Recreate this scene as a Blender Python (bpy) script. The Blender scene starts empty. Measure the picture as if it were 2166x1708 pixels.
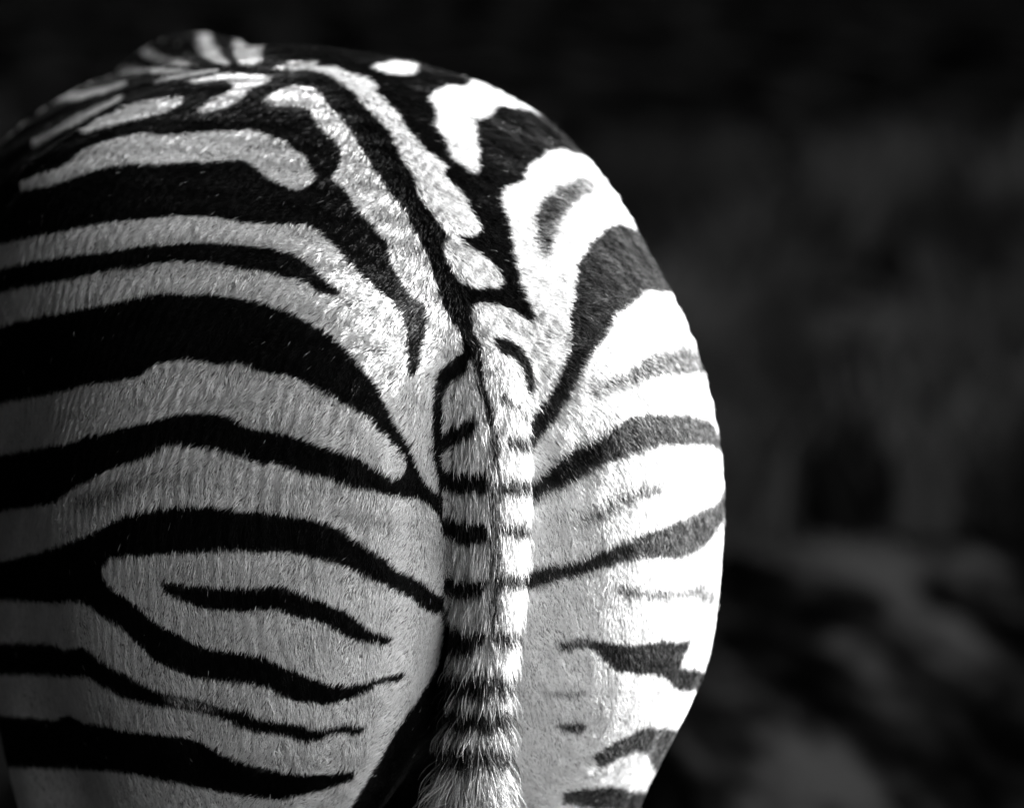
import bpy, math, random
import numpy as np
from mathutils import Vector

# ------------------------------------------------------------------ camera, world, sun, exposure
FUR = True
SC = bpy.context.scene
COL = SC.collection
R = math.radians
PITCH = R(7.0); DIST = 5.0
TAILHEAD = np.array((-0.0377, 0.0, 1.10))          # root of the tail, ground is z = 0
AIM = np.array((0.0, 0.0, 1.048))
CAMPOS = AIM + DIST * np.array((0.0, -math.cos(PITCH), math.sin(PITCH)))

cam_d = bpy.data.cameras.new('camera'); cam = bpy.data.objects.new('camera', cam_d); COL.objects.link(cam)
cam.location = CAMPOS; cam.rotation_euler = (math.pi/2 - PITCH, 0, 0)
cam_d.sensor_width = 36.0; cam_d.lens = 36.0 * DIST * 2200.0 / 2166.0
cam_d.clip_start = 0.1; cam_d.clip_end = 2000
cam_d.dof.use_dof = True; cam_d.dof.focus_distance = 4.93; cam_d.dof.aperture_fstop = 3.2
SC.camera = cam

SUN_EL = R(18.0); SUN_AZ = R(20.0)                   # azimuth measured from +x (camera right) towards +y (away)
sun_dir = Vector((math.cos(SUN_EL)*math.cos(SUN_AZ), math.cos(SUN_EL)*math.sin(SUN_AZ), math.sin(SUN_EL)))
world = bpy.data.worlds.new('World'); SC.world = world; world.use_nodes = True
wn = world.node_tree; wn.nodes.clear()
sky = wn.nodes.new('ShaderNodeTexSky'); sky.sky_type = 'NISHITA'; sky.sun_disc = False
sky.sun_elevation = SUN_EL; sky.sun_rotation = math.pi/2 - SUN_AZ
bw = wn.nodes.new('ShaderNodeRGBToBW'); bg = wn.nodes.new('ShaderNodeBackground'); bg.inputs['Strength'].default_value = 0.15
wo = wn.nodes.new('ShaderNodeOutputWorld')
wn.links.new(sky.outputs[0], bw.inputs[0]); wn.links.new(bw.outputs[0], bg.inputs['Color']); wn.links.new(bg.outputs[0], wo.inputs[0])
sun_d = bpy.data.lights.new('sun', 'SUN'); sun_d.energy = 3.2; sun_d.angle = R(0.5); sun_d.color = (1, 1, 1)
sun = bpy.data.objects.new('sun', sun_d); COL.objects.link(sun)
sun.rotation_euler = (-sun_dir).to_track_quat('-Z', 'Y').to_euler(); sun.location = (6, 0, 6)
SC.view_settings.view_transform = 'Standard'; SC.view_settings.look = 'None'
SC.view_settings.exposure = 2.65; SC.view_settings.gamma = 1.0; SC.view_settings.use_curve_mapping = False
SC.render.engine = 'CYCLES'
SC.cycles.use_denoising = True
SC.cycles.max_bounces = 8; SC.cycles.diffuse_bounces = 5; SC.cycles.glossy_bounces = 2; SC.cycles.transparent_max_bounces = 8
SC.cycles_curves.shape = 'RIBBONS'; SC.cycles_curves.subdivisions = 2

rng = np.random.default_rng(7)

# ------------------------------------------------------------------ materials
def mat(name, rough=0.7, spec=0.3):
    m = bpy.data.materials.new(name); m.use_nodes = True
    b = m.node_tree.nodes['Principled BSDF']
    b.inputs['Roughness'].default_value = rough; b.inputs['Specular IOR Level'].default_value = spec
    return m, m.node_tree, b
def ramp(nt, stops):
    r = nt.nodes.new('ShaderNodeValToRGB'); e = r.color_ramp.elements
    while len(e) < len(stops): e.new(0.5)
    for q, (p, v) in zip(e, stops): q.position = p; q.color = (v, v, v, 1)
    return r
def noise(nt, scale, detail=4, rough=0.6, vec=None):
    n = nt.nodes.new('ShaderNodeTexNoise'); n.inputs['Scale'].default_value = scale
    n.inputs['Detail'].default_value = detail; n.inputs['Roughness'].default_value = rough
    if vec is not None: nt.links.new(vec, n.inputs['Vector'])
    return n

def tag(o, label=None, cat=None, group=None, kind=None):
    if label: o['label'] = label
    if cat: o['category'] = cat
    if group: o['group'] = group
    if kind: o['kind'] = kind
    return o

# ------------------------------------------------------------------ the zebra's form: an implicit surface in metres
YAW = R(25.0)
H1 = np.array((-math.sin(YAW), math.cos(YAW), 0.0)); R1 = np.array((math.cos(YAW), math.sin(YAW), 0.0))
YAW2 = R(13.0)
H2 = np.array((-math.sin(YAW2), math.cos(YAW2), 0.0)); R2 = np.array((math.cos(YAW2), math.sin(YAW2), 0.0))
UP = np.array((0.0, 0.0, 1.0))
LOIN = TAILHEAD + 0.42*H1
def hq(f, s, z): return TAILHEAD + f*H1 + s*R1 + z*UP      # hindquarters: forward, right, up from the tail root
def fq(f, s, z): return LOIN + f*H2 + s*R2 + z*UP          # trunk and fore end, turned a little

def ell(c, rad, fwd=H1, right=R1, tilt=0.0):
    # ellipsoid with radii (forward, right, up), pitched nose-up by tilt
    a = fwd*math.cos(tilt) + UP*math.sin(tilt); u = UP*math.cos(tilt) - fwd*math.sin(tilt)
    return ('e', np.asarray(c), np.stack((a, right, u)), np.asarray(rad))
def cone(a, b, ra, rb): return ('c', np.asarray(a), np.asarray(b), ra, rb)
def ev(prim, P):
    if prim[0] == 'e':
        q = (P - prim[1]) @ prim[2].T
        k0 = np.linalg.norm(q/prim[3], axis=1); k1 = np.linalg.norm(q/prim[3]**2, axis=1) + 1e-9
        return k0*(k0-1)/k1
    a, b, ra, rb = prim[1:]
    ab = b - a; t = np.clip(((P-a) @ ab)/(ab @ ab), 0, 1)
    return np.linalg.norm(P - a - t[:, None]*ab, axis=1) - (ra + (rb-ra)*t)
def smin(a, b, k):
    h = np.clip(0.5 + 0.5*(b-a)/k, 0, 1)
    return b + (a-b)*h - k*h*(1-h)

BODY = []
def add(p, k=0.05): BODY.append((p, k))
add(ell(hq(0.36, 0.022, -0.005), (0.41, 0.275, 0.250), tilt=R(16)))             # croup
for sg in (-1, 1):
    add(ell(hq(0.215, sg*0.150, -0.185), (0.225, 0.200, 0.280), tilt=R(-6)), 0.10)   # haunch
    add(ell(hq(0.085, sg*0.112, -0.215), (0.120, 0.114, 0.250), tilt=R(8)), 0.08)    # buttock
    add(ell(hq(0.42, sg*0.200 - 0.012, 0.055), (0.14, 0.095, 0.105)), 0.16)        # point of hip
    add(ell(hq(0.42, sg*0.190, -0.28), (0.17, 0.145, 0.38)), 0.08)         # flank and stifle
    add(cone(hq(0.19, sg*0.155, -0.33), hq(0.26, sg*0.160, -0.56), 0.155, 0.110), 0.07)  # thigh
    add(cone(hq(0.25, sg*0.160, -0.54), hq(0.07, sg*0.135, -0.72), 0.105, 0.050), 0.05)  # gaskin
    add(cone(hq(0.045, sg*0.125, -0.68), hq(0.10, sg*0.125, -0.98), 0.042, 0.030), 0.02) # cannon
    add(cone(hq(0.10, sg*0.125, -0.98), hq(0.15, sg*0.125, -1.06), 0.036, 0.045), 0.015) # pastern, hoof
    add(cone(fq(0.80, sg*0.15, -0.18), fq(0.84, sg*0.13, -0.52), 0.125, 0.062), 0.07)    # shoulder and forearm
    add(cone(fq(0.84, sg*0.13, -0.52), fq(0.85, sg*0.13, -0.70), 0.058, 0.040), 0.03)
    add(cone(fq(0.85, sg*0.13, -0.70), fq(0.85, sg*0.13, -0.97), 0.036, 0.028), 0.02)
    add(cone(fq(0.85, sg*0.13, -0.97), fq(0.89, sg*0.13, -1.06), 0.033, 0.044), 0.015)
add(ell(fq(0.36, -0.02, -0.075), (0.60, 0.325, 0.310), H2, R2), 0.10)          # barrel
add(ell(fq(0.82, 0.03, 0.004), (0.24, 0.155, 0.235), H2, R2), 0.10)           # withers
add(cone(fq(0.95, 0, -0.10), fq(1.36, 0.02, -0.56), 0.165, 0.100), 0.08)   # neck, lowered to graze
add(cone(fq(1.38, 0.02, -0.56), fq(1.50, 0.02, -0.94), 0.105, 0.058), 0.05) # head
for sg in (-1, 1): add(cone(fq(1.36, 0.02+sg*0.06, -0.52), fq(1.30, 0.02+sg*0.11, -0.38), 0.030, 0.012), 0.02)  # ears
# tail: dock and its hanging length
def img(px, py, y):      # point at depth y seen at image place px, py (2166-wide picture)
    dx = (px-1083)/(2200*DIST); dz = -(py-854)/(2200*DIST)
    fw = np.array((0, math.cos(PITCH), -math.sin(PITCH))); up = np.array((0, math.sin(PITCH), math.cos(PITCH)))
    d = fw + dx*np.array((1., 0, 0)) + dz*up
    return CAMPOS + d*((y-CAMPOS[1])/d[1])
TAILPTS = [(img(985, 690, 0.085), .052), (img(1008, 800, 0.002), .043), (img(1018, 930, -.030), .040), (img(1027, 1100, -.036), .037),
           (img(1029, 1280, -.030), .030), (img(1019, 1430, -.022), .023), (img(1002, 1600, -.016), .020), (img(985, 1800, -.012), .016), (img(975, 2050, -.010), .011)]
def resample(pts, m):
    P = np.array([np.append(p, r) for p, r in pts]); P = np.vstack((2*P[0]-P[1], P, 2*P[-1]-P[-2])); out = []
    for i in range(1, len(P)-2):
        for t in np.arange(m)/m:
            a, b, c, d = P[i-1:i+3]
            out.append(0.5*(2*b + (c-a)*t + (2*a-5*b+4*c-d)*t*t + (3*b-a-3*c+d)*t**3))
    out.append(P[-2]); return np.array(out)
TAILPATH = resample(TAILPTS, 4)
TAIL = [cone(a[:3], b[:3], a[3], b[3]) for a, b in zip(TAILPATH[:-1], TAILPATH[1:])]
def f_tail(P):
    d = np.full(len(P), 9.0)
    m = (np.abs(P[:, 0]) < 0.35) & (P[:, 1] < 0.45)
    if m.any(): d[m] = np.min([ev(p, P[m]) for p in TAIL], axis=0)
    return d
def f_trunk(P):
    d = None
    for p, k in BODY:
        e = ev(p, P); d = e if d is None else smin(d, e, k)
    # groove between the buttocks, under the tail
    ga = hq(-0.03, -0.005, -0.10); gb = hq(0.01, -0.005, -0.75)
    ab = gb-ga; t = np.clip(((P-ga) @ ab)/(ab @ ab), 0, 1)
    g = np.linalg.norm(P - ga - t[:, None]*ab, axis=1) - (0.004 + 0.060*t)
    return -smin(-d, g, 0.035)
def f_all(P): return smin(f_trunk(P), f_tail(P), 0.022)

def surface_nets(fn, lo, hi, h):
    n = np.ceil((np.asarray(hi)-lo)/h).astype(int)+1
    ax = [lo[i]+h*np.arange(n[i]) for i in range(3)]
    D = np.empty(n, np.float32)
    # look coarsely first, then only where the skin can be
    bs = 6; nb = -(-n//bs)
    G = np.stack(np.meshgrid(*[np.arange(k) for k in nb], indexing='ij'), -1).reshape(-1, 3)
    cd = fn(np.asarray(lo) + h*(G*bs + (bs-1)/2))
    D[:] = np.repeat(np.repeat(np.repeat(cd.reshape(nb), bs, 0), bs, 1), bs, 2)[:n[0], :n[1], :n[2]]
    near = G[np.abs(cd) < h*bs*1.5]
    o = np.stack(np.meshgrid(*[np.arange(bs)]*3, indexing='ij'), -1).reshape(-1, 3)
    I = (near[:, None, :]*bs + o[None]).reshape(-1, 3); I = I[(I < n).all(1)]
    for c in range(0, len(I), 200000):
        J = I[c:c+200000]; D[J[:, 0], J[:, 1], J[:, 2]] = fn(np.asarray(lo) + h*J)
    S = D < 0
    c = [S[i:n[0]-1+i, j:n[1]-1+j, k:n[2]-1+k] for i in (0, 1) for j in (0, 1) for k in (0, 1)]
    tot = sum(x.astype(np.int8) for x in c); act = (tot > 0) & (tot < 8)
    idx = -np.ones(act.shape, np.int64); ijk = np.argwhere(act); idx[act] = np.arange(len(ijk))
    acc = np.zeros((len(ijk), 3)); cnt = np.zeros(len(ijk))
    cor = np.array([(i, j, k) for i in (0, 1) for j in (0, 1) for k in (0, 1)])
    val = np.stack([D[ijk[:, 0]+o[0], ijk[:, 1]+o[1], ijk[:, 2]+o[2]] for o in cor], 1)
    for a in range(8):
        for b in range(a+1, 8):
            if np.abs(cor[a]-cor[b]).sum() != 1: continue
            m = (val[:, a] < 0) != (val[:, b] < 0)
            t = val[m, a]/(val[m, a]-val[m, b])
            acc[m] += cor[a] + t[:, None]*(cor[b]-cor[a]); cnt[m] += 1
    V = np.asarray(lo) + h*(ijk + acc/cnt[:, None])
    F = []
    for d in range(3):
        u, v = (d+1) % 3, (d+2) % 3
        sl0 = [slice(1, n[i]-1) for i in range(3)]; sl0[d] = slice(0, n[d]-1); sl1 = list(sl0); sl1[d] = slice(1, n[d])
        A = S[tuple(sl0)]; B = S[tuple(sl1)]
        e = np.argwhere(A != B); flip = A[tuple(e.T)]
        e[:, u] += 1; e[:, v] += 1
        def at(du, dv):
            q = e.copy(); q[:, u] -= du; q[:, v] -= dv
            return idx[q[:, 0], q[:, 1], q[:, 2]]
        quad = np.stack((at(1, 1), at(0, 1), at(0, 0), at(1, 0)), 1)
        quad[~flip] = quad[~flip][:, ::-1]
        F.append(quad)
    return V, np.concatenate(F)

def grad(fn, P, e=0.002):
    g = np.stack([fn(P+d)-fn(P-d) for d in e*np.eye(3)], 1)
    return g/(np.linalg.norm(g, axis=1, keepdims=True)+1e-9)

V, Q = surface_nets(f_all, np.array((-1.0, -0.16, 0.012)), np.array((0.50, 2.20, 1.50)), 0.010)
for _ in range(2):
    N = grad(f_all, V); V = V - N*f_all(V)[:, None]*0.9
N = grad(f_all, V)
me = bpy.data.meshes.new('body')
me.vertices.add(len(V)); me.vertices.foreach_set('co', V.astype(np.float32).ravel())
me.loops.add(len(Q)*4); me.loops.foreach_set('vertex_index', Q.astype(np.int32).ravel())
me.polygons.add(len(Q)); me.polygons.foreach_set('loop_start', np.arange(0, len(Q)*4, 4, dtype=np.int32))
me.polygons.foreach_set('use_smooth', np.ones(len(Q), bool))
me.update(calc_edges=True); me.validate()

# ------------------------------------------------------------------ the coat's markings, drawn once as flat shapes and carried onto the skin
# Outlines are given in tiles (letter = row, digit = column) of a 2166-wide plan of the animal's near side.
TILE = {'A1': (100, 100), 'A2': (700, 100), 'A3': (1300, 100), 'B1': (100, 600), 'B2': (700, 600), 'B3': (1300, 600),
        'C1': (100, 1100), 'C2': (700, 1100), 'C3': (1400, 1100), 'D1': (100, 1600), 'D2': (700, 1600), 'D3': (1400, 1600)}
def outline(txt):
    pts = []; tl = None
    for w in txt.split():
        if w in TILE or w == 'F': tl = w; continue
        x, y = map(float, w.split(','))
        if tl != 'F':
            ox, oy = TILE[tl]; x = ox*0.7382 + x*0.2593; y = oy*0.7382 + y*0.2593
        pts.append((x, y))
    return np.array(pts)
MX0, MY0, MW, MH = -200, -250, 2300, 2450
def fill(poly):
    m = np.zeros((MH, MW+1), np.int8)
    X = poly[:, 0]-MX0; Y = poly[:, 1]-MY0
    for i in range(len(poly)):
        x0, y0, x1, y1 = X[i-1], Y[i-1], X[i], Y[i]
        if y0 == y1: continue
        if y0 > y1: x0, y0, x1, y1 = x1, y1, x0, y0
        r = np.arange(max(0, math.ceil(y0)), min(MH, math.ceil(y1)))
        if len(r) == 0: continue
        xc = np.clip(np.ceil(x0 + (r-y0)*(x1-x0)/(y1-y0)), 0, MW).astype(int)
        m[r, xc] ^= 1
    return (np.cumsum(m[:, :MW], axis=1) & 1).astype(np.float32)
def blur(a, r):
    for _ in range(2):
        for axis in (0, 1):
            c = np.cumsum(np.pad(a, [(r+1, r) if k == axis else (0, 0) for k in (0, 1)], mode='edge'), axis=axis)
            n = 2*r+1
            a = (c[n:] - c[:-n])/n if axis == 0 else (c[:, n:] - c[:, :-n])/n
    return a
def paint(M, val, txt, feather=1):
    m = fill(outline(txt))
    ys, xs = np.nonzero(m)
    if len(ys) == 0: return
    p = 3*feather+3
    y0, y1, x0, x1 = max(0, ys.min()-p), min(MH, ys.max()+p+1), max(0, xs.min()-p), min(MW, xs.max()+p+1)
    mm = blur(m[y0:y1, x0:x1], feather) if feather else m[y0:y1, x0:x1]
    M[y0:y1, x0:x1] = M[y0:y1, x0:x1]*(1-mm) + val*mm

COAT = np.zeros((MH, MW), np.float32)
WHITE = [
 # loin and back, far left
 "A1 1260,395 1400,350 1550,318 1700,330 1830,345 1945,365 1900,395 1740,465 1700,530 1600,590 1450,635 1340,650 1330,610 1440,540 1560,490 1625,450 1620,410 1570,385 1450,385 1350,400 1280,415",
 "A1 385,800 500,700 700,620 850,565 1000,540 1120,530 1230,525 1180,590 1080,635 900,690 700,735 500,785 410,815",
 "A1 0,930 0,860 150,790 300,690 450,620 620,550 720,500 730,530 620,600 450,690 300,770 170,830",
 "A1 -200,520 140,480 350,480 550,440 770,400 750,425 600,480 420,530 170,560 -200,640",
 "A1 970,395 1100,350 1300,310 1500,290 1500,310 1300,345 1100,385 990,405",
 "A1 1000,330 950,310 700,325 640,330 800,295 1000,285 1250,290 1280,305 1100,330",
 "A1 310,345 450,300 700,270 870,275 700,310 450,340",
 "A1 1290,-60 1340,60 1330,140 1400,200 1500,250 1590,265 1600,240 1480,140 1420,40 1400,-60",
 "A1 1590,-60 1620,140 1650,210 1690,260 1780,270 1850,230 1860,140 1820,-60",
 "A1 700,90 840,150 900,190 1050,235 1200,265 1340,255 1130,220 1000,180 860,90",
 "A1 250,165 350,175 400,195 640,205 680,180 500,150", "A1 -100,290 160,250 450,225 430,245 180,300 -100,350",
 # long stripe beside the back line, and its drop
 "A2 230,295 340,245 480,230 610,228 560,262 640,268 740,262 790,290 860,320 960,355 1060,400 1080,440 1060,460 1150,560 1230,620 1270,690 1310,750 1360,820 1430,890 1500,960 1580,1020 1640,1080 1625,1140 1670,1190 1740,1270 1820,1360 1840,1440 1900,1520 1930,1600 1870,1640 1760,1640 B2 1730,215 1770,240 1780,280 1860,330 1960,380 B3 130,320 240,380 310,440 350,500 400,560 410,590 380,630 280,650 220,655 150,640 60,610 30,560 0,520 B2 1760,600 1740,570 1690,500 1650,440 1620,350 1620,290 1660,240 1640,190 1600,150 1560,90 1500,0 A2 1480,1420 1410,1300 1390,1200 1340,1120 1270,1010 1220,900 1180,810 1120,740 1040,660 970,590 910,520 860,460 760,400 660,330 560,300 480,295 350,300",
 "A2 1015,275 1060,250 1130,235 1200,222 1330,235 1420,260 1380,290 1400,315 1370,338 1220,338 1130,320",
 # second stripe, running into the two long stripes of the upper haunch
 "A2 165,560 200,510 260,470 340,435 430,430 540,435 620,480 690,590 760,650 830,740 880,820 930,900 980,990 1050,1100 1130,1210 1220,1340 1300,1440 1380,1580 B2 1330,150 1400,210 1440,290 1490,390 1530,500 1560,620 1600,740 1650,860 1720,960 1770,1030 1775,1160 1720,1210 1650,1260 1600,1320 1560,1370 1555,1440 1535,1500 1530,1700 C2 1530,290 1535,400 1530,500 1510,540 1535,570 1560,700 1590,890 1560,890 1500,840 1440,760 1390,640 1340,500 1290,420 1220,320 1180,220 1130,110 1070,0 B2 1040,1400 960,1310 890,1210 790,1110 690,1020 560,950 450,880 340,825 210,790 100,760 0,740 B1 1560,710 1400,690 1250,700 1150,680 1000,685 880,710 700,750 500,790 300,830 150,850 -100,900 -300,960 -900,1100 -900,850 -500,750 -200,650 150,590 350,555 600,500 800,480 1000,440 1150,425 1300,435 1450,440 1600,470 1708,490 B2 100,500 250,530 340,570 440,570 530,610 600,680 700,700 760,700 770,670 700,610 640,560 560,480 480,410 350,360 200,320 0,295 B1 1600,285 1450,275 1250,275 1050,295 850,300 650,340 400,370 150,400 -100,440 -500,540 -900,640 -900,430 -500,330 -200,260 150,200 350,150 600,110 850,90 1000,70 1150,55 1300,60 1450,60 1600,90 1708,110 B2 100,120 250,125 400,125 500,140 600,190 700,260 760,320 830,410 900,480 960,550 1050,620 1130,690 1200,760 1260,840 1310,920 1320,1050 1325,1200 1330,1370 1390,1360 1410,1300 1440,1150 1470,1000 1480,900 1480,820 1440,760 1370,720 1300,640 1260,560 1200,460 1180,360 1160,260 1080,170 1020,100 A2 960,1470 890,1390 870,1330 800,1240 740,1200 700,1170 760,1110 780,1050 790,980 780,920 740,870 660,810 600,750 570,680 540,620 520,600 400,590 280,595 200,580",
 # hooked stripe below the hip
 "A1 -100,1200 150,1110 240,1070 350,980 470,920 600,870 750,825 900,805 1000,825 1200,815 1350,800 1500,795 1650,790 1740,770 1850,810 1950,850 A2 350,890 430,950 490,990 520,1050 560,1110 590,1150 560,1210 500,1255 430,1275 330,1240 250,1200 170,1160 100,1090 0,1030 A1 1600,1035 1400,1045 1200,1050 970,1070 800,1060 650,1075 500,1110 300,1175 150,1230 -100,1280",
 # third and fourth stripes of the haunch
 "B1 -900,1720 -500,1620 -200,1560 170,1490 250,1470 450,1430 650,1400 850,1370 920,1310 1000,1260 1150,1240 1350,1235 1450,1265 1600,1270 1680,1250 1800,1310 1900,1330 1993,1350 B2 330,1350 450,1390 560,1450 680,1500 800,1570 900,1640 1000,1700 C2 1050,310 1080,360 1140,400 1200,480 1260,530 1300,590 1320,650 1300,720 1260,760 1210,790 1160,760 1080,700 990,650 930,600 830,570 740,540 640,510 540,470 430,440 310,400 200,380 100,360 0,340 C1 1600,270 1500,250 1350,240 1200,240 1080,270 950,310 750,345 600,390 450,420 300,480 170,490 -200,560 -500,620 -900,700",
 "C1 -900,1200 -500,1100 -200,1020 170,960 300,860 450,790 600,700 740,650 880,610 960,570 1030,520 1120,495 1300,515 1450,530 1600,570 1740,600 1780,635 1870,650 1993,650 C2 350,680 430,710 550,745 700,770 800,810 900,850 1040,865 1180,905 1300,920 1410,935 1500,985 1570,1060 1610,1150 1640,1300 1650,1500 1660,1708 D2 1660,280 1600,310 1540,270 1480,210 1440,180 1380,160 1340,130 1270,110 1200,60 1140,0 C2 1080,1390 1000,1330 950,1290 860,1250 800,1190 650,1130 580,1105 500,1085 400,1070 300,1060 150,1045 0,1040 C1 1600,1035 1500,1000 1350,995 1200,995 1050,1015 850,1040 720,1075 600,1140 480,1210 350,1260 200,1315 -100,1400 -500,1500 -900,1600",
 # lower haunch and thigh: one pale field, striped below
 "D1 -900,320 -600,320 150,350 330,340 545,110 570,40 C1 560,1500 600,1430 700,1410 900,1395 1100,1380 1300,1370 1500,1355 1700,1350 1850,1370 1993,1360 C2 400,1375 520,1400 640,1440 720,1450 830,1490 920,1530 1040,1590 1150,1640 D2 1110,200 1250,270 1360,330 1430,390 1500,430 1580,445 1615,480 1620,600 1610,700 1580,850 1530,950 1480,1040 1420,1120 1340,1240 1220,1420 1140,1570 1050,1720 850,2050 500,3600 -2900,3600",
 # off side of the rump
 "A2 1480,525 1560,460 1640,420 1790,430 1810,400 1900,370 A3 80,380 180,360 300,380 500,480 700,600 850,680 700,672 620,630 500,605 400,590 330,600 310,650 260,690 170,705 150,730 180,800 190,900 200,1000 200,1090 170,1150 100,1100 0,1030 A2 1700,1050 1650,930 1620,860 1540,740 1560,650 1510,560",
 "A3 870,935 980,975 1080,1010 1500,1150 F 1700,600 1800,1708 1800,2190 1040,2190 1040,1000 B3 300,1500 150,1000 140,850 170,790 220,765 350,770 450,810 540,870 600,915 650,915 670,880 630,800 580,720 540,600 510,460 480,350 465,220 440,120 420,0 A3 430,1500 400,1420 370,1340 390,1270 430,1240 520,1210 570,1180 590,1100 620,1050 680,1020 740,960 800,945",
]
for t in WHITE: paint(COAT, 1.0, t)
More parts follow.
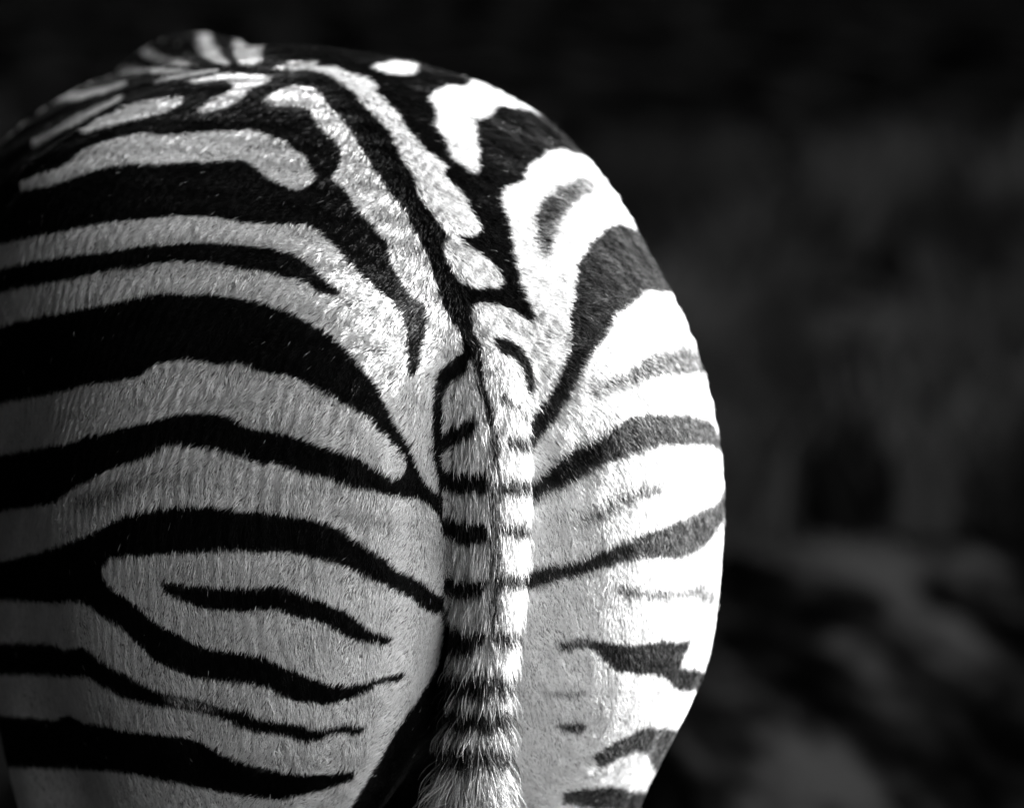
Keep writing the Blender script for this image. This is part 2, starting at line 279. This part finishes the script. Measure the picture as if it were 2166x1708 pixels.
DARK = [
 (0.0, 1, "D1 1030,200 1100,190 1200,210 1400,230 1600,240 1750,235 1900,225 1993,225 D2 380,260 470,290 560,325 640,340 700,370 790,410 860,460 920,500 980,570 1060,600 1150,620 1210,650 1170,690 1100,700 1000,680 880,660 780,610 700,560 600,510 500,485 400,475 330,445 260,410 130,405 0,430 D1 1700,430 1500,420 1330,400 1250,360 1180,330 1100,310 1050,260"),
 (0.0, 1, "D1 545,110 580,190 680,280 760,320 850,400 900,460 1000,530 1150,600 1300,690 1450,740 1600,760 1750,780 1900,810 1993,860 D2 400,910 520,970 620,990 720,1030 850,1035 950,1010 1020,1000 1120,965 1200,940 1280,920 1320,950 1250,1000 1130,1010 1060,1040 1000,1080 930,1110 850,1140 750,1175 640,1185 520,1165 430,1165 350,1130 250,1090 180,1050 80,1025 0,1010 D1 1600,1010 1400,980 1280,960 1100,890 980,840 900,760 800,660 700,550 600,500 500,430 420,370 330,345 150,360 -100,330 -500,320 -900,300 -900,230 -500,140 200,-40 500,20"),
 (0.0, 2, "D1 -900,660 -500,680 150,690 250,740 380,710 450,760 550,830 620,880 740,935 800,990 880,1020 960,1060 1050,1090 1200,1120 1350,1150 1450,1190 1550,1220 1700,1235 1800,1290 D2 200,1320 300,1330 380,1345 480,1350 540,1390 620,1390 720,1370 850,1350 900,1370 1010,1345 960,1400 880,1440 820,1420 700,1430 600,1475 500,1495 400,1465 280,1430 150,1420 0,1380 D1 1550,1320 1400,1265 1250,1230 1100,1215 950,1195 850,1160 720,1130 650,1090 550,1040 450,970 300,950 170,950 -500,930 -900,920"),
 (0.45, 4, "D1 1050,1110 1250,1140 1450,1210 1500,1260 1300,1215 1100,1190"),
 (0.0, 1, "D1 -900,1230 -500,1250 170,1310 270,1260 400,1330 550,1350 700,1390 850,1410 1000,1430 1150,1440 1300,1470 1400,1510 1460,1550 1500,1580 1750,1680 2000,1740 2300,1760 2600,1730 2600,1800 2300,1890 2000,1960 1700,1930 1200,1830 600,1720 -500,1680 -900,1680"),
 (0.0, 1, "D1 -900,2050 -300,2080 600,2120 1200,2200 1800,2330 2500,2330 2500,2500 1800,2560 900,2480 -900,2400"),
 (0.5, 14, "C1 300,960 700,800 900,730 1100,720 1350,740 1300,780 1000,800 800,850 600,980 400,1030"),
 (0.45, 5, "B2 760,690 860,760 950,850 980,880 900,860 800,770"),
 (0.10, 3, "B2 1195,740 1270,840 1320,920 1325,1050 1420,1050 1470,900 1470,820 1380,730 1300,650 1240,640"),
 (0.80, 10, "C2 700,1000 950,1040 1150,1100 1250,1200 1150,1230 900,1130 720,1060"),
 # off side
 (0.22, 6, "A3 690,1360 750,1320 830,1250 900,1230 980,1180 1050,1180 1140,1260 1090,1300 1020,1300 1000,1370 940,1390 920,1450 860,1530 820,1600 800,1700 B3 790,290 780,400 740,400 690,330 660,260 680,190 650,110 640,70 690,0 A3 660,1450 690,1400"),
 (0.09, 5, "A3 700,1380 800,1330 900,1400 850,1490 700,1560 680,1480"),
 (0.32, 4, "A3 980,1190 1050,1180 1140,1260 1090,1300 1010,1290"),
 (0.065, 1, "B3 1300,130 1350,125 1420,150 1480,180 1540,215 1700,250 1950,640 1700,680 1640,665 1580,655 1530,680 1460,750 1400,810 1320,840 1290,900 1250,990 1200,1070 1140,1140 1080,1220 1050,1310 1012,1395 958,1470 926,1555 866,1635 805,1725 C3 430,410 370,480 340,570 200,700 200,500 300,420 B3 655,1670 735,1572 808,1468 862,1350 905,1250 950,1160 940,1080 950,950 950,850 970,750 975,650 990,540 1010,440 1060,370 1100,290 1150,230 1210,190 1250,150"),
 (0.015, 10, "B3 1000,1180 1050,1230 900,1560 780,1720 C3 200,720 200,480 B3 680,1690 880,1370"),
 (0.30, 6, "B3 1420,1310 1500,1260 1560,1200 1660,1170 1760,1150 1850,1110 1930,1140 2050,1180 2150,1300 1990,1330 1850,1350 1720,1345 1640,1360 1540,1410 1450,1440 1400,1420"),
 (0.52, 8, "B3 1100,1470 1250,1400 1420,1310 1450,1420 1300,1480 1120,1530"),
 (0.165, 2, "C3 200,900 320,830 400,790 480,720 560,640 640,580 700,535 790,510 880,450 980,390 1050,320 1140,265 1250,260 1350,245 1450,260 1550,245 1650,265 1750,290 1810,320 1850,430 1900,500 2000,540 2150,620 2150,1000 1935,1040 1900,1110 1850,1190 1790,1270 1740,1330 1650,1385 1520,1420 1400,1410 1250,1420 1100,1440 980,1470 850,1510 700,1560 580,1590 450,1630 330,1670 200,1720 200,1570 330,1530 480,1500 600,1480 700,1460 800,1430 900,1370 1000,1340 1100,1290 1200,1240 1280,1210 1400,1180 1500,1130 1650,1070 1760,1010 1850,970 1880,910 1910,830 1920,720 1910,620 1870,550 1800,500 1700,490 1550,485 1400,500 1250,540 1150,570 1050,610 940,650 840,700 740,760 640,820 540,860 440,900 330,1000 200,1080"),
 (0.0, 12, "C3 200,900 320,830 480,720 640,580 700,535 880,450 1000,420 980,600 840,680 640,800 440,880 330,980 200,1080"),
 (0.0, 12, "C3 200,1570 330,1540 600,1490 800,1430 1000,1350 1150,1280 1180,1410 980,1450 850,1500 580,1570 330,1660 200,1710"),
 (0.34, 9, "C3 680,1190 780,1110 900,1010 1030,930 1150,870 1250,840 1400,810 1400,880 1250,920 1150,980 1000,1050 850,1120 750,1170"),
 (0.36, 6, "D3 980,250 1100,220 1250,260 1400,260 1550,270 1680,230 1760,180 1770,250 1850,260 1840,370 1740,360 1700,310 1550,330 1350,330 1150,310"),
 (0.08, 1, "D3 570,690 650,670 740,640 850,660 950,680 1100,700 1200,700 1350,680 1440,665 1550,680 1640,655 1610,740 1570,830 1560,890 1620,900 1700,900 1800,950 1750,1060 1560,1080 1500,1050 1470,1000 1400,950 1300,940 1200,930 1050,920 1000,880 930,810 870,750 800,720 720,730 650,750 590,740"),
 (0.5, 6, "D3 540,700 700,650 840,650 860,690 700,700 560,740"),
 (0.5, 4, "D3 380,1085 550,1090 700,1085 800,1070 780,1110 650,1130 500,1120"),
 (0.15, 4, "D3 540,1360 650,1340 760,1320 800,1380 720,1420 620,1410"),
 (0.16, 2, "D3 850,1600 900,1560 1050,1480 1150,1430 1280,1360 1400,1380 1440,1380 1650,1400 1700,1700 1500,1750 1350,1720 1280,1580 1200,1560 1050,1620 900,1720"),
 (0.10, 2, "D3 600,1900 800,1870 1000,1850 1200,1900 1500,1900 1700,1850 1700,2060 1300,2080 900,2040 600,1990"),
]
for v, fe, t in DARK: paint(COAT, v, t, fe)
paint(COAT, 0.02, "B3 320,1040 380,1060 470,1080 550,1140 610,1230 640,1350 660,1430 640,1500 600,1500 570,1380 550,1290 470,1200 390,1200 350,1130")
TAILCOAT = COAT.copy()
paint(TAILCOAT, 0.92, "F 890,1000 905,880 930,840 957,806 984,793 995,760 1000,720 1030,700 1130,760 1160,1500 1100,1750 860,1750", 2)
for v, fe, t in [
 (0.74, 16, "F 850,1430 1040,1400 1130,1470 1130,1750 850,1750"),
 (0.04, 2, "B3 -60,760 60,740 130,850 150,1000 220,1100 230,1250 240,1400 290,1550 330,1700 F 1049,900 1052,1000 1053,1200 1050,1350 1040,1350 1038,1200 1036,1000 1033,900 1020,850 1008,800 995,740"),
 (0.42, 3, "F 1034,900 1056,900 1058,1340 1034,1340"),
 (0.02, 2, "C2 1500,480 1600,415 1700,345 1800,290 1880,270 1900,340 1820,445 1700,500 1620,560 1500,600"),
 (0.02, 2, "C2 1540,705 1700,715 1800,720 1980,715 1990,875 1800,890 1640,870 1540,870"),
 (0.02, 2, "C2 1580,1080 1780,1115 1980,1130 1980,1265 1820,1300 1660,1250 1580,1240"),
 (0.03, 2, "D2 1600,150 1680,165 1800,160 1990,165 1940,290 1850,320 1720,300 1600,310"),
 (0.03, 3, "D2 1600,530 1700,540 1800,580 1900,590 1990,580 1900,740 1780,790 1690,760 1600,740"),
 (0.05, 3, "D2 1500,920 1650,930 1800,945 1950,950 1900,1100 1770,1130 1640,1090 1500,1090"),
 (0.04, 4, "F 860,1428 1000,1430 1110,1425 1110,1462 1000,1468 860,1470"), (0.04, 4, "F 860,1498 1000,1500 1100,1495 1100,1535 1000,1540 860,1542"), (0.05, 5, "F 860,1575 1100,1570 1100,1615 860,1620"),
 (0.05, 4, "D2 1450,1200 1600,1200 1850,1230 1840,1340 1610,1350 1450,1340"),
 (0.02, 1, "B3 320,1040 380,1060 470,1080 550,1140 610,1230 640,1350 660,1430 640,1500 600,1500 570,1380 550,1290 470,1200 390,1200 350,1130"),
 (0.30, 2, "C3 60,60 90,70 180,130 270,210 310,290 320,560 290,320 250,240 180,185 110,160"),
 (0.17, 4, "C3 130,420 330,440 330,550 150,525"), (0.15, 4, "C3 90,785 330,780 330,895 90,890"),
 (0.15, 4, "C3 90,1145 330,1150 330,1245 90,1240"), (0.14, 4, "C3 50,1540 330,1550 330,1660 60,1640"),
 (0.15, 4, "D3 30,590 300,600 300,700 30,690"), (0.2, 3, "D3 0,950 250,970 250,1070 0,1060"),
]: paint(TAILCOAT, v, t, fe)
def project(P):
    d = P - CAMPOS
    fw = np.array((0, math.cos(PITCH), -math.sin(PITCH))); up = np.array((0, math.sin(PITCH), math.cos(PITCH)))
    z = d @ fw
    return 1083 + 2200*DIST*d[:, 0]/z, 854 - 2200*DIST*(d @ up)/z
def lookup(M, px, py):
    ix = np.clip(px-MX0, 0, MW-1).astype(int); iy = np.clip(py-MY0, 0, MH-1).astype(int)
    return M[iy, ix]
def coat_at(P, Nn, jit=0.0):
    px, py = project(P)
    if jit: px = px + rng.normal(0, jit, len(px)); py = py + rng.normal(0, jit, len(py))
    v = lookup(COAT, px, py)
    # neck, chest and the side turned away: plain upright bands
    q = P - LOIN; a = q @ H2
    band = np.sin(2*np.pi*(a + 0.25*np.abs(q @ R2) + 0.02*np.sin(9*P[:, 2]))/0.105) > 0.05
    facing = np.einsum('ij,ij->i', Nn, CAMPOS-P) > 0
    far = (P[:, 1] > 1.45) | (~facing & (P[:, 1] > 0.62))
    v = np.where(far, band.astype(np.float32), v)
    leg = (P[:, 2] < 0.44)
    v = np.where(leg, (np.sin(2*np.pi*P[:, 2]/0.075) > 0.1).astype(np.float32), v)
    v = np.where(P[:, 2] < 0.075, 0.03, v)                    # hooves
    tl = (f_tail(P) < f_trunk(P)+0.010) & (py > 690) & (px < 1122)
    tv = lookup(TAILCOAT, px, py); tv = np.where(P[:, 2] < 0.58, 0.03, tv)
    return np.where(tl, tv, v), tl

# ------------------------------------------------------------------ zebra: skin, fur, tail hair
zebra = bpy.data.objects.new('zebra', None); COL.objects.link(zebra)
zebra.location = hq(0.3, 0, -TAILHEAD[2])
tag(zebra, 'black and white striped zebra seen from behind, its striped tail hanging between the haunches', 'zebra')
ZL = Vector(zebra.location)
sv, st = coat_at(V, N)
me.attributes.new('coat', 'FLOAT', 'POINT').data.foreach_set('value', sv.astype(np.float32))
skin, nt, b = mat('zebra_skin', 0.8, 0.15)
at = nt.nodes.new('ShaderNodeAttribute'); at.attribute_name = 'coat'
mr = nt.nodes.new('ShaderNodeMapRange'); mr.inputs['To Min'].default_value = 0.006; mr.inputs['To Max'].default_value = 0.20
nt.links.new(at.outputs['Fac'], mr.inputs['Value']); nt.links.new(mr.outputs[0], b.inputs['Base Color'])
me.materials.append(skin)
body = bpy.data.objects.new('body', me); COL.objects.link(body); body.parent = zebra; body.location = -ZL

hairm, nt, b = mat('zebra_hair', 0.45, 0.07)
at = nt.nodes.new('ShaderNodeAttribute'); at.attribute_name = 'coat'
nt.links.new(at.outputs['Fac'], b.inputs['Base Color'])

def wav(P, wl, seed):
    r = np.random.default_rng(seed); out = np.zeros((len(P), 3))
    for _ in range(5):
        k = r.normal(size=3); k *= 2*np.pi/(wl*r.uniform(0.7, 1.4))/np.linalg.norm(k)
        out += np.sin(P @ k + r.uniform(0, 6.28))[:, None]*r.normal(size=3)
    return out/2.2
def unit(a): return a/(np.linalg.norm(a, axis=1, keepdims=True)+1e-9)

tri = np.concatenate((Q[:, [0, 1, 2]], Q[:, [0, 2, 3]]))
A, B, C = V[tri[:, 0]], V[tri[:, 1]], V[tri[:, 2]]
area = 0.5*np.linalg.norm(np.cross(B-A, C-A), axis=1)
cen = (A+B+C)/3; cn = unit(np.cross(B-A, C-A)); cn *= np.sign(np.einsum('ij,ij->i', cn, N[tri[:, 0]]))[:, None]
facing = np.einsum('ij,ij->i', cn, unit(CAMPOS-cen))
dens = np.where(cen[:, 1] < 0.50, 1.0, np.where(cen[:, 1] < 0.75, 0.6, 0.22))
dens *= np.where(facing < -0.30, 0.16, 1.0) * np.where(cen[:, 2] < 0.50, 0.25, 1.0)
is_t = f_tail(cen) < f_trunk(cen)-0.004
dens = np.where(is_t, np.where(cen[:, 2] > 0.45, 1.3, 0.6), dens)

def grow(name, sel, count, tail):
    w = area*dens*sel; cdf = np.cumsum(w); cdf /= cdf[-1]
    t = np.searchsorted(cdf, rng.random(count)); u, v_ = rng.random(count), rng.random(count)
    f = u+v_ > 1; u[f] = 1-u[f]; v_[f] = 1-v_[f]
    wa, wb, wc = 1-u-v_, u, v_
    P = A[t]*wa[:, None] + B[t]*wb[:, None] + C[t]*wc[:, None]
    Nn = unit(N[tri[t, 0]]*wa[:, None] + N[tri[t, 1]]*wb[:, None] + N[tri[t, 2]]*wc[:, None])
    den = dens[t]
    loc = P - TAILHEAD; s = loc @ R1; z = loc[:, 2]
    if tail:
        low = np.clip((0.87-P[:, 2])/0.20, 0, 1)
        i = np.argmin(((P[:, None, :]-TAILPATH[None, ::2, :3])**2).sum(2), axis=1)
        ax = unit(np.gradient(TAILPATH[::2, :3], axis=0))[i]
        d = ax + (0.10+0.26*low)[:, None]*Nn + (0.10+0.22*low)[:, None]*wav(P, 0.018, 3) + rng.normal(0, 1, P.shape)*(0.09+0.13*low)[:, None]
        L = (0.0080 + 0.015*low) * rng.uniform(0.6, 1.25, count)
        wild = rng.random(count) < 0.08; L = np.where(wild, L*1.9, L); d = d + (0.35*wild)[:, None]*Nn
        L = np.where(P[:, 2] < 0.60, L + 0.16*rng.random(count), L)
        lift = 0.20 + 0.14*low; r0 = 0.00042
    else:
        top = np.clip(Nn[:, 2]*1.6 + 0.15, 0, 1)
        so = np.tanh((s+0.012)/0.03)
        d = (so*(0.35+0.9*top))[:, None]*R1 - UP*(0.9-0.25*top)[:, None] - H1*0.28
        near = np.exp(-(s/0.05)**2)*np.clip(top, 0, 1)
        d = d - H1*(1.2*near)[:, None]
        d = unit(d) + 0.30*wav(P, 0.060, 1) + 0.17*wav(P, 0.011, 2) + rng.normal(0, 0.13, P.shape)
        L = 0.0088*rng.uniform(0.7, 1.25, count)*(1+0.25*wav(P, 0.03, 5)[:, 0].clip(-1, 1))
        L = np.where(rng.random(count) < 0.006, L*1.6, L)
        low = np.clip((-0.02-z)/0.22, 0, 1)*np.clip(1-top*2, 0, 1); L = L*(1-0.22*low); lift = 0.20-0.09*low; r0 = 0.00031
    d = d - Nn*np.einsum('ij,ij->i', d, Nn)[:, None]*(0.55 if tail else 1.0); d = unit(d)
    val, _ = coat_at(P + d*(0.55*L)[:, None], Nn, 1.3)
    lift = lift*np.clip(1 + 0.38*wav(P, 0.009, 4)[:, 0] + rng.normal(0, 0.25, count), 0.15, 2.4)
    rad = r0/np.sqrt(np.clip(den, 0.1, 1))*rng.uniform(0.7, 1.2, count)
    prof = np.array((0.0, 0.36, 0.70, 1.0)); hgt = np.array((-0.05, 0.55, 0.95, 0.85)); thick = np.array((1.0, 0.95, 0.65, 0.12))
    side = np.cross(Nn, d); bend = rng.normal(0, 0.10, count)
    pts = P[:, None, :] + L[:, None, None]*(prof[None, :, None]*d[:, None, :] + (lift[:, None]*hgt)[:, :, None]*Nn[:, None, :]
                                           + (bend[:, None]*prof**2)[:, :, None]*side[:, None, :])
    if tail: pts[:, :, 2] -= (L[:, None]*0.10*prof**2)
    mix = np.clip(val + rng.normal(0, 0.33, count)*np.clip(4*val*(1-val), 0, 1), 0, 1)
    mix = np.where(rng.random(count) < 0.0016, 0.6, mix)                       # stray pale hairs
    alb = 0.0022 + 0.78*mix**1.4
    alb *= np.clip(1 + rng.normal(0, 0.10, count) + 0.06*wav(P, 0.05, 6)[:, 0], 0.5, 1.25)
    cu = bpy.data.hair_curves.new(name); cu.add_curves([4]*count)
    cu.attributes['position'].data.foreach_set('vector', (pts - np.array(ZL)*0).astype(np.float32).ravel())
    ra = cu.attributes.get('radius') or cu.attributes.new('radius', 'FLOAT', 'POINT')
    ra.data.foreach_set('value', (rad[:, None]*thick).astype(np.float32).ravel())
    cu.attributes.new('coat', 'FLOAT', 'CURVE').data.foreach_set('value', alb.astype(np.float32))
    cu.materials.append(hairm)
    o = bpy.data.objects.new(name, cu); COL.objects.link(o); o.parent = zebra; o.location = -ZL
    tag(o, kind='stuff')
    return o
if FUR:
    grow('fur', ~is_t, 1200000, False)
    grow('tail_hair', is_t, 70000, True)

def mane():
    n = 9000; t = rng.random(n)
    a = fq(0.98, 0.0, 0.03); c = fq(1.40, 0.02, -0.45)
    nrm = np.cross(c-a, R2); nrm = nrm/np.linalg.norm(nrm); nrm = nrm if nrm[2] > 0 else -nrm
    P = a + t[:, None]*(c-a) + rng.normal(0, 0.009, n)[:, None]*R2 - 0.02*nrm
    d = nrm + rng.normal(0, 0.12, (n, 3)); L = 0.085*rng.uniform(0.8, 1.1, n)*np.clip(t*6+0.3, 0, 1)
    pts = P[:, None, :] + (L[:, None]*np.array((0, .35, .7, 1.0)))[:, :, None]*d[:, None, :]
    col = np.where(np.sin(2*np.pi*t*7) > 0, 0.6, 0.006)
    cu = bpy.data.hair_curves.new('mane'); cu.add_curves([4]*n)
    cu.attributes['position'].data.foreach_set('vector', pts.astype(np.float32).ravel())
    ra = cu.attributes.get('radius') or cu.attributes.new('radius', 'FLOAT', 'POINT')
    ra.data.foreach_set('value', (np.ones((n, 1))*np.array((1, .9, .7, .2))*0.0009).astype(np.float32).ravel())
    cu.attributes.new('coat', 'FLOAT', 'CURVE').data.foreach_set('value', col.astype(np.float32))
    cu.materials.append(hairm)
    o = bpy.data.objects.new('mane', cu); COL.objects.link(o); o.parent = zebra; o.location = -ZL; tag(o, kind='stuff')
if FUR: mane()

# ------------------------------------------------------------------ the ground behind, far out of focus
def sheet(name, x0, x1, y0, y1, z, m):
    q = bpy.data.meshes.new(name); q.from_pydata([(x0, y0, z), (x1, y0, z), (x1, y1, z), (x0, y1, z)], [], [(0, 1, 2, 3)])
    q.materials.append(m); o = bpy.data.objects.new(name, q); COL.objects.link(o); return o
soil, nt, b = mat('dark_soil_far_shade', 0.95, 0.0)
tc = nt.nodes.new('ShaderNodeTexCoord')
mq = nt.nodes.new('ShaderNodeMapping'); mq.inputs['Rotation'].default_value = (0, 0, -0.085)
mp = nt.nodes.new('ShaderNodeMapping'); mp.inputs['Scale'].default_value = (1, 0.2, 1)
nt.links.new(tc.outputs['Object'], mq.inputs['Vector']); nt.links.new(mq.outputs[0], mp.inputs['Vector'])
n1 = noise(nt, 2.7, 3, 0.55, mp.outputs[0]); n2 = noise(nt, 4.6, 4, 0.6, mp.outputs[0])
mx = nt.nodes.new('ShaderNodeMath'); mx.operation = 'MULTIPLY'
nt.links.new(n1.outputs['Fac'], mx.inputs[0]); nt.links.new(n2.outputs['Fac'], mx.inputs[1])
rp = ramp(nt, [(0.195, 0.0008), (0.25, 0.007), (0.32, 0.042)])
# painted-in shade: the soil colour darkens beyond a ragged line
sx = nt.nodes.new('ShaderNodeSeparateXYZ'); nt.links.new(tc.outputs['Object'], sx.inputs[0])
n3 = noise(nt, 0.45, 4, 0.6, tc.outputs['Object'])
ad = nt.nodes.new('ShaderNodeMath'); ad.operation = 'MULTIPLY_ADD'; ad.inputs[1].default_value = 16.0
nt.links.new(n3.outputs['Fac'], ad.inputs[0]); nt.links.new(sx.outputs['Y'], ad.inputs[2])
far_shade = nt.nodes.new('ShaderNodeMapRange'); far_shade.interpolation_type = 'SMOOTHSTEP'
for key, val in (('From Min', 15.0), ('From Max', 26.0), ('To Min', 0.85), ('To Max', 0.22)): far_shade.inputs[key].default_value = val
nt.links.new(ad.outputs[0], far_shade.inputs['Value'])
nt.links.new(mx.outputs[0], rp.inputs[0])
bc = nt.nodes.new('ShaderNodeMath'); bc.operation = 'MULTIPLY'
nt.links.new(rp.outputs[0], bc.inputs[0]); nt.links.new(far_shade.outputs[0], bc.inputs[1]); nt.links.new(bc.outputs[0], b.inputs['Base Color'])
bp = nt.nodes.new('ShaderNodeBump'); bp.inputs['Strength'].default_value = 0.8; bp.inputs['Distance'].default_value = 0.05
nt.links.new(n2.outputs['Fac'], bp.inputs['Height']); nt.links.new(bp.outputs[0], b.inputs['Normal'])
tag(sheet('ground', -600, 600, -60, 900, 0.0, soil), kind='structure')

grassm, nt, b = mat('charred_grass', 0.9, 0.0)
oi = nt.nodes.new('ShaderNodeAttribute'); oi.attribute_name = 'shade'
nt.links.new(oi.outputs['Fac'], b.inputs['Base Color'])
r2 = np.random.default_rng(11); vs = []; fs = []; sh = []
for c in range(420):
    y = 6.0 + 10*r2.random()**1.6; x = r2.uniform(-0.25, 0.45)*(5+y)*0.6
    if abs(x+0.25) < 0.7 and y < 2.6: continue
    size = r2.uniform(0.08, 0.22)*(1+0.03*y); g = r2.choice([0.006, 0.014, 0.028, 0.045])
    for _ in range(46):
        a = r2.uniform(0, 6.28); rr = size*0.5*r2.random(); bx, by = x+rr*math.cos(a), y+rr*math.sin(a)
        h = size*r2.uniform(0.6, 1.5); lx, ly = r2.normal(0, 0.35*h, 2); w = 0.006+0.012*size
        i = len(vs)
        vs += [(bx-w, by, 0), (bx+w, by, 0), (bx+lx*0.4+w*0.7, by+ly*0.4, h*0.6), (bx+lx*0.4-w*0.7, by+ly*0.4, h*0.6), (bx+lx, by+ly, h)]
        fs += [(i, i+1, i+2, i+3), (i+3, i+2, i+4)]; sh += [g*r2.uniform(0.6, 1.3)]*5
gm = bpy.data.meshes.new('grass'); gm.from_pydata(vs, [], fs)
gm.attributes.new('shade', 'FLOAT', 'POINT').data.foreach_set('value', np.array(sh, np.float32))
gm.materials.append(grassm); go = bpy.data.objects.new('grass', gm); COL.objects.link(go)
tag(go, 'dark blurred grass tufts on the ground behind the zebra', 'grass', kind='stuff')

# ------------------------------------------------------------------ unseen trees added to shade that ground, shrubs added to darken the near flank
leafm, nt, b = mat('dark_leaf', 0.7, 0.2); b.inputs['Base Color'].default_value = (0.045, 0.045, 0.045, 1)
barkm, nt, b = mat('bark', 0.9, 0.1); bn = noise(nt, 14, 4); br = ramp(nt, [(0.3, 0.03), (0.7, 0.09)])
nt.links.new(bn.outputs['Fac'], br.inputs[0]); nt.links.new(br.outputs[0], b.inputs['Base Color'])
def crown_mesh(name, centres, leaf, n, r, mt=None):
    v = []; f = []
    for _ in range(n):
        c = centres[r.integers(len(centres))]
        d = r.normal(size=3); d /= np.linalg.norm(d); p = np.array(c[:3]) + d*c[3]*r.random()**0.45
        a = r.normal(size=3); a /= np.linalg.norm(a); q = np.cross(a, r.normal(size=3)); q /= np.linalg.norm(q)
        l = leaf*r.uniform(0.6, 1.3); i = len(v)
        v += [tuple(p-a*l), tuple(p+q*l*0.45), tuple(p+a*l), tuple(p-q*l*0.45)]; f.append((i, i+1, i+2, i+3))
    m = bpy.data.meshes.new(name); m.from_pydata(v, [], f); m.materials.append(mt or leafm); return m
def limb_mesh(name, segs, sides=7):
    v = []; f = []
    for a, c, ra, rc in segs:
        a = Vector(a); c = Vector(c); q = (c-a).to_track_quat('Z', 'Y'); i = len(v)
        for p, rr in ((a, ra), (c, rc)):
            for k in range(sides): v.append(tuple(p + q @ Vector((rr*math.cos(6.2832*k/sides), rr*math.sin(6.2832*k/sides), 0))))
        for k in range(sides): f.append((i+k, i+(k+1) % sides, i+sides+(k+1) % sides, i+sides+k))
    m = bpy.data.meshes.new(name); m.from_pydata(v, [], f); m.materials.append(barkm); return m
r3 = np.random.default_rng(5)
def blobs(n, R_, z0, z1):
    return [(r3.uniform(-R_, R_), r3.uniform(-R_, R_), r3.uniform(z0, z1), r3.uniform(0.7, 1.1)*R_*0.55) for _ in range(n)]
crowns = [crown_mesh('crown', blobs(12, 1.5, 0.7, 4.9), 0.36, 4200, r3) for _ in range(3)]
trunks = [limb_mesh('trunk', [((0, 0, 0), (0.1, 0, 1.6), 0.16, 0.12), ((0.1, 0, 1.6), (0.8, 0.5, 3.6), 0.10, 0.03), ((0.1, 0, 1.6), (-0.7, 0.3, 3.8), 0.10, 0.03), ((0.1, 0, 1.6), (0.1, -0.7, 4.2), 0.09, 0.03)])]
for k in range(38):  # added out of view: right row blocks the sun, left row the sky
    t = bpy.data.objects.new('added_shade_tree', None); COL.objects.link(t)
    t.location = (9.0 + r3.uniform(-0.4, 0.4), 6.22 + 2.15*k, 0) if k < 24 else (-6.5 - 0.25*(k-24), 13 + 2.4*(k-24), 0); t.rotation_euler.z = r3.uniform(0, 6.28); s = r3.uniform(1.12, 1.3); t.scale = (s, s, s)
    tag(t, 'unseen leafy tree added to shade the ground behind the zebra', 'tree', 'added trees shading the ground')
    for nm, m in (('crown', crowns[k % 3]), ('trunk', trunks[0])):
        o = bpy.data.objects.new(nm, m); COL.objects.link(o); o.parent = t
blockm, nt, b = mat('blocker_leaf', 0.9, 0.05); b.inputs['Base Color'].default_value = (0.014, 0.014, 0.014, 1)  # near-black so the added shrubs reflect little light
def leaning(n):  # crown lean closes off the sky above the near flank
    zz = r3.uniform(0.5, 5.6, n)
    return [(r3.uniform(-0.4, 0.4) + max(0, z-2.4)*0.95, r3.uniform(-1.0, 1.0), z, r3.uniform(0.5, 0.72)) for z in zz]
blocker_bushes = [crown_mesh('crown', leaning(52), 0.19, 15000, r3, blockm) for _ in range(2)]
stems = limb_mesh('stem', [((0, 0, 0), (0.1, 0.6, 1.9), 0.07, 0.02), ((0, 0, 0), (-0.1, -0.6, 2.0), 0.06, 0.02), ((0, 0, 0), (0.4, 0.0, 3.0), 0.06, 0.03), ((0.4, 0, 3.0), (1.4, 0.2, 4.8), 0.03, 0.01)])
for k in range(10):  # added out of view, left and behind the camera, to cut skylight
    t = bpy.data.objects.new('blocker_shrub', None); COL.objects.link(t)
    t.location = (-1.62 - 0.10*k, 1.0 - 1.75*k, 0) if k < 6 else (-2.6 + 1.3*(k-6), -8.6, 0)
    tag(t, 'tall unseen shrub leaning from the thicket along the near flank of the zebra', 'blocker_shrub', 'added shrubs blocking skylight')
    for nm, m in (('crown', blocker_bushes[k % 2]), ('stem', stems)):
        o = bpy.data.objects.new(nm, m); COL.objects.link(o); o.parent = t
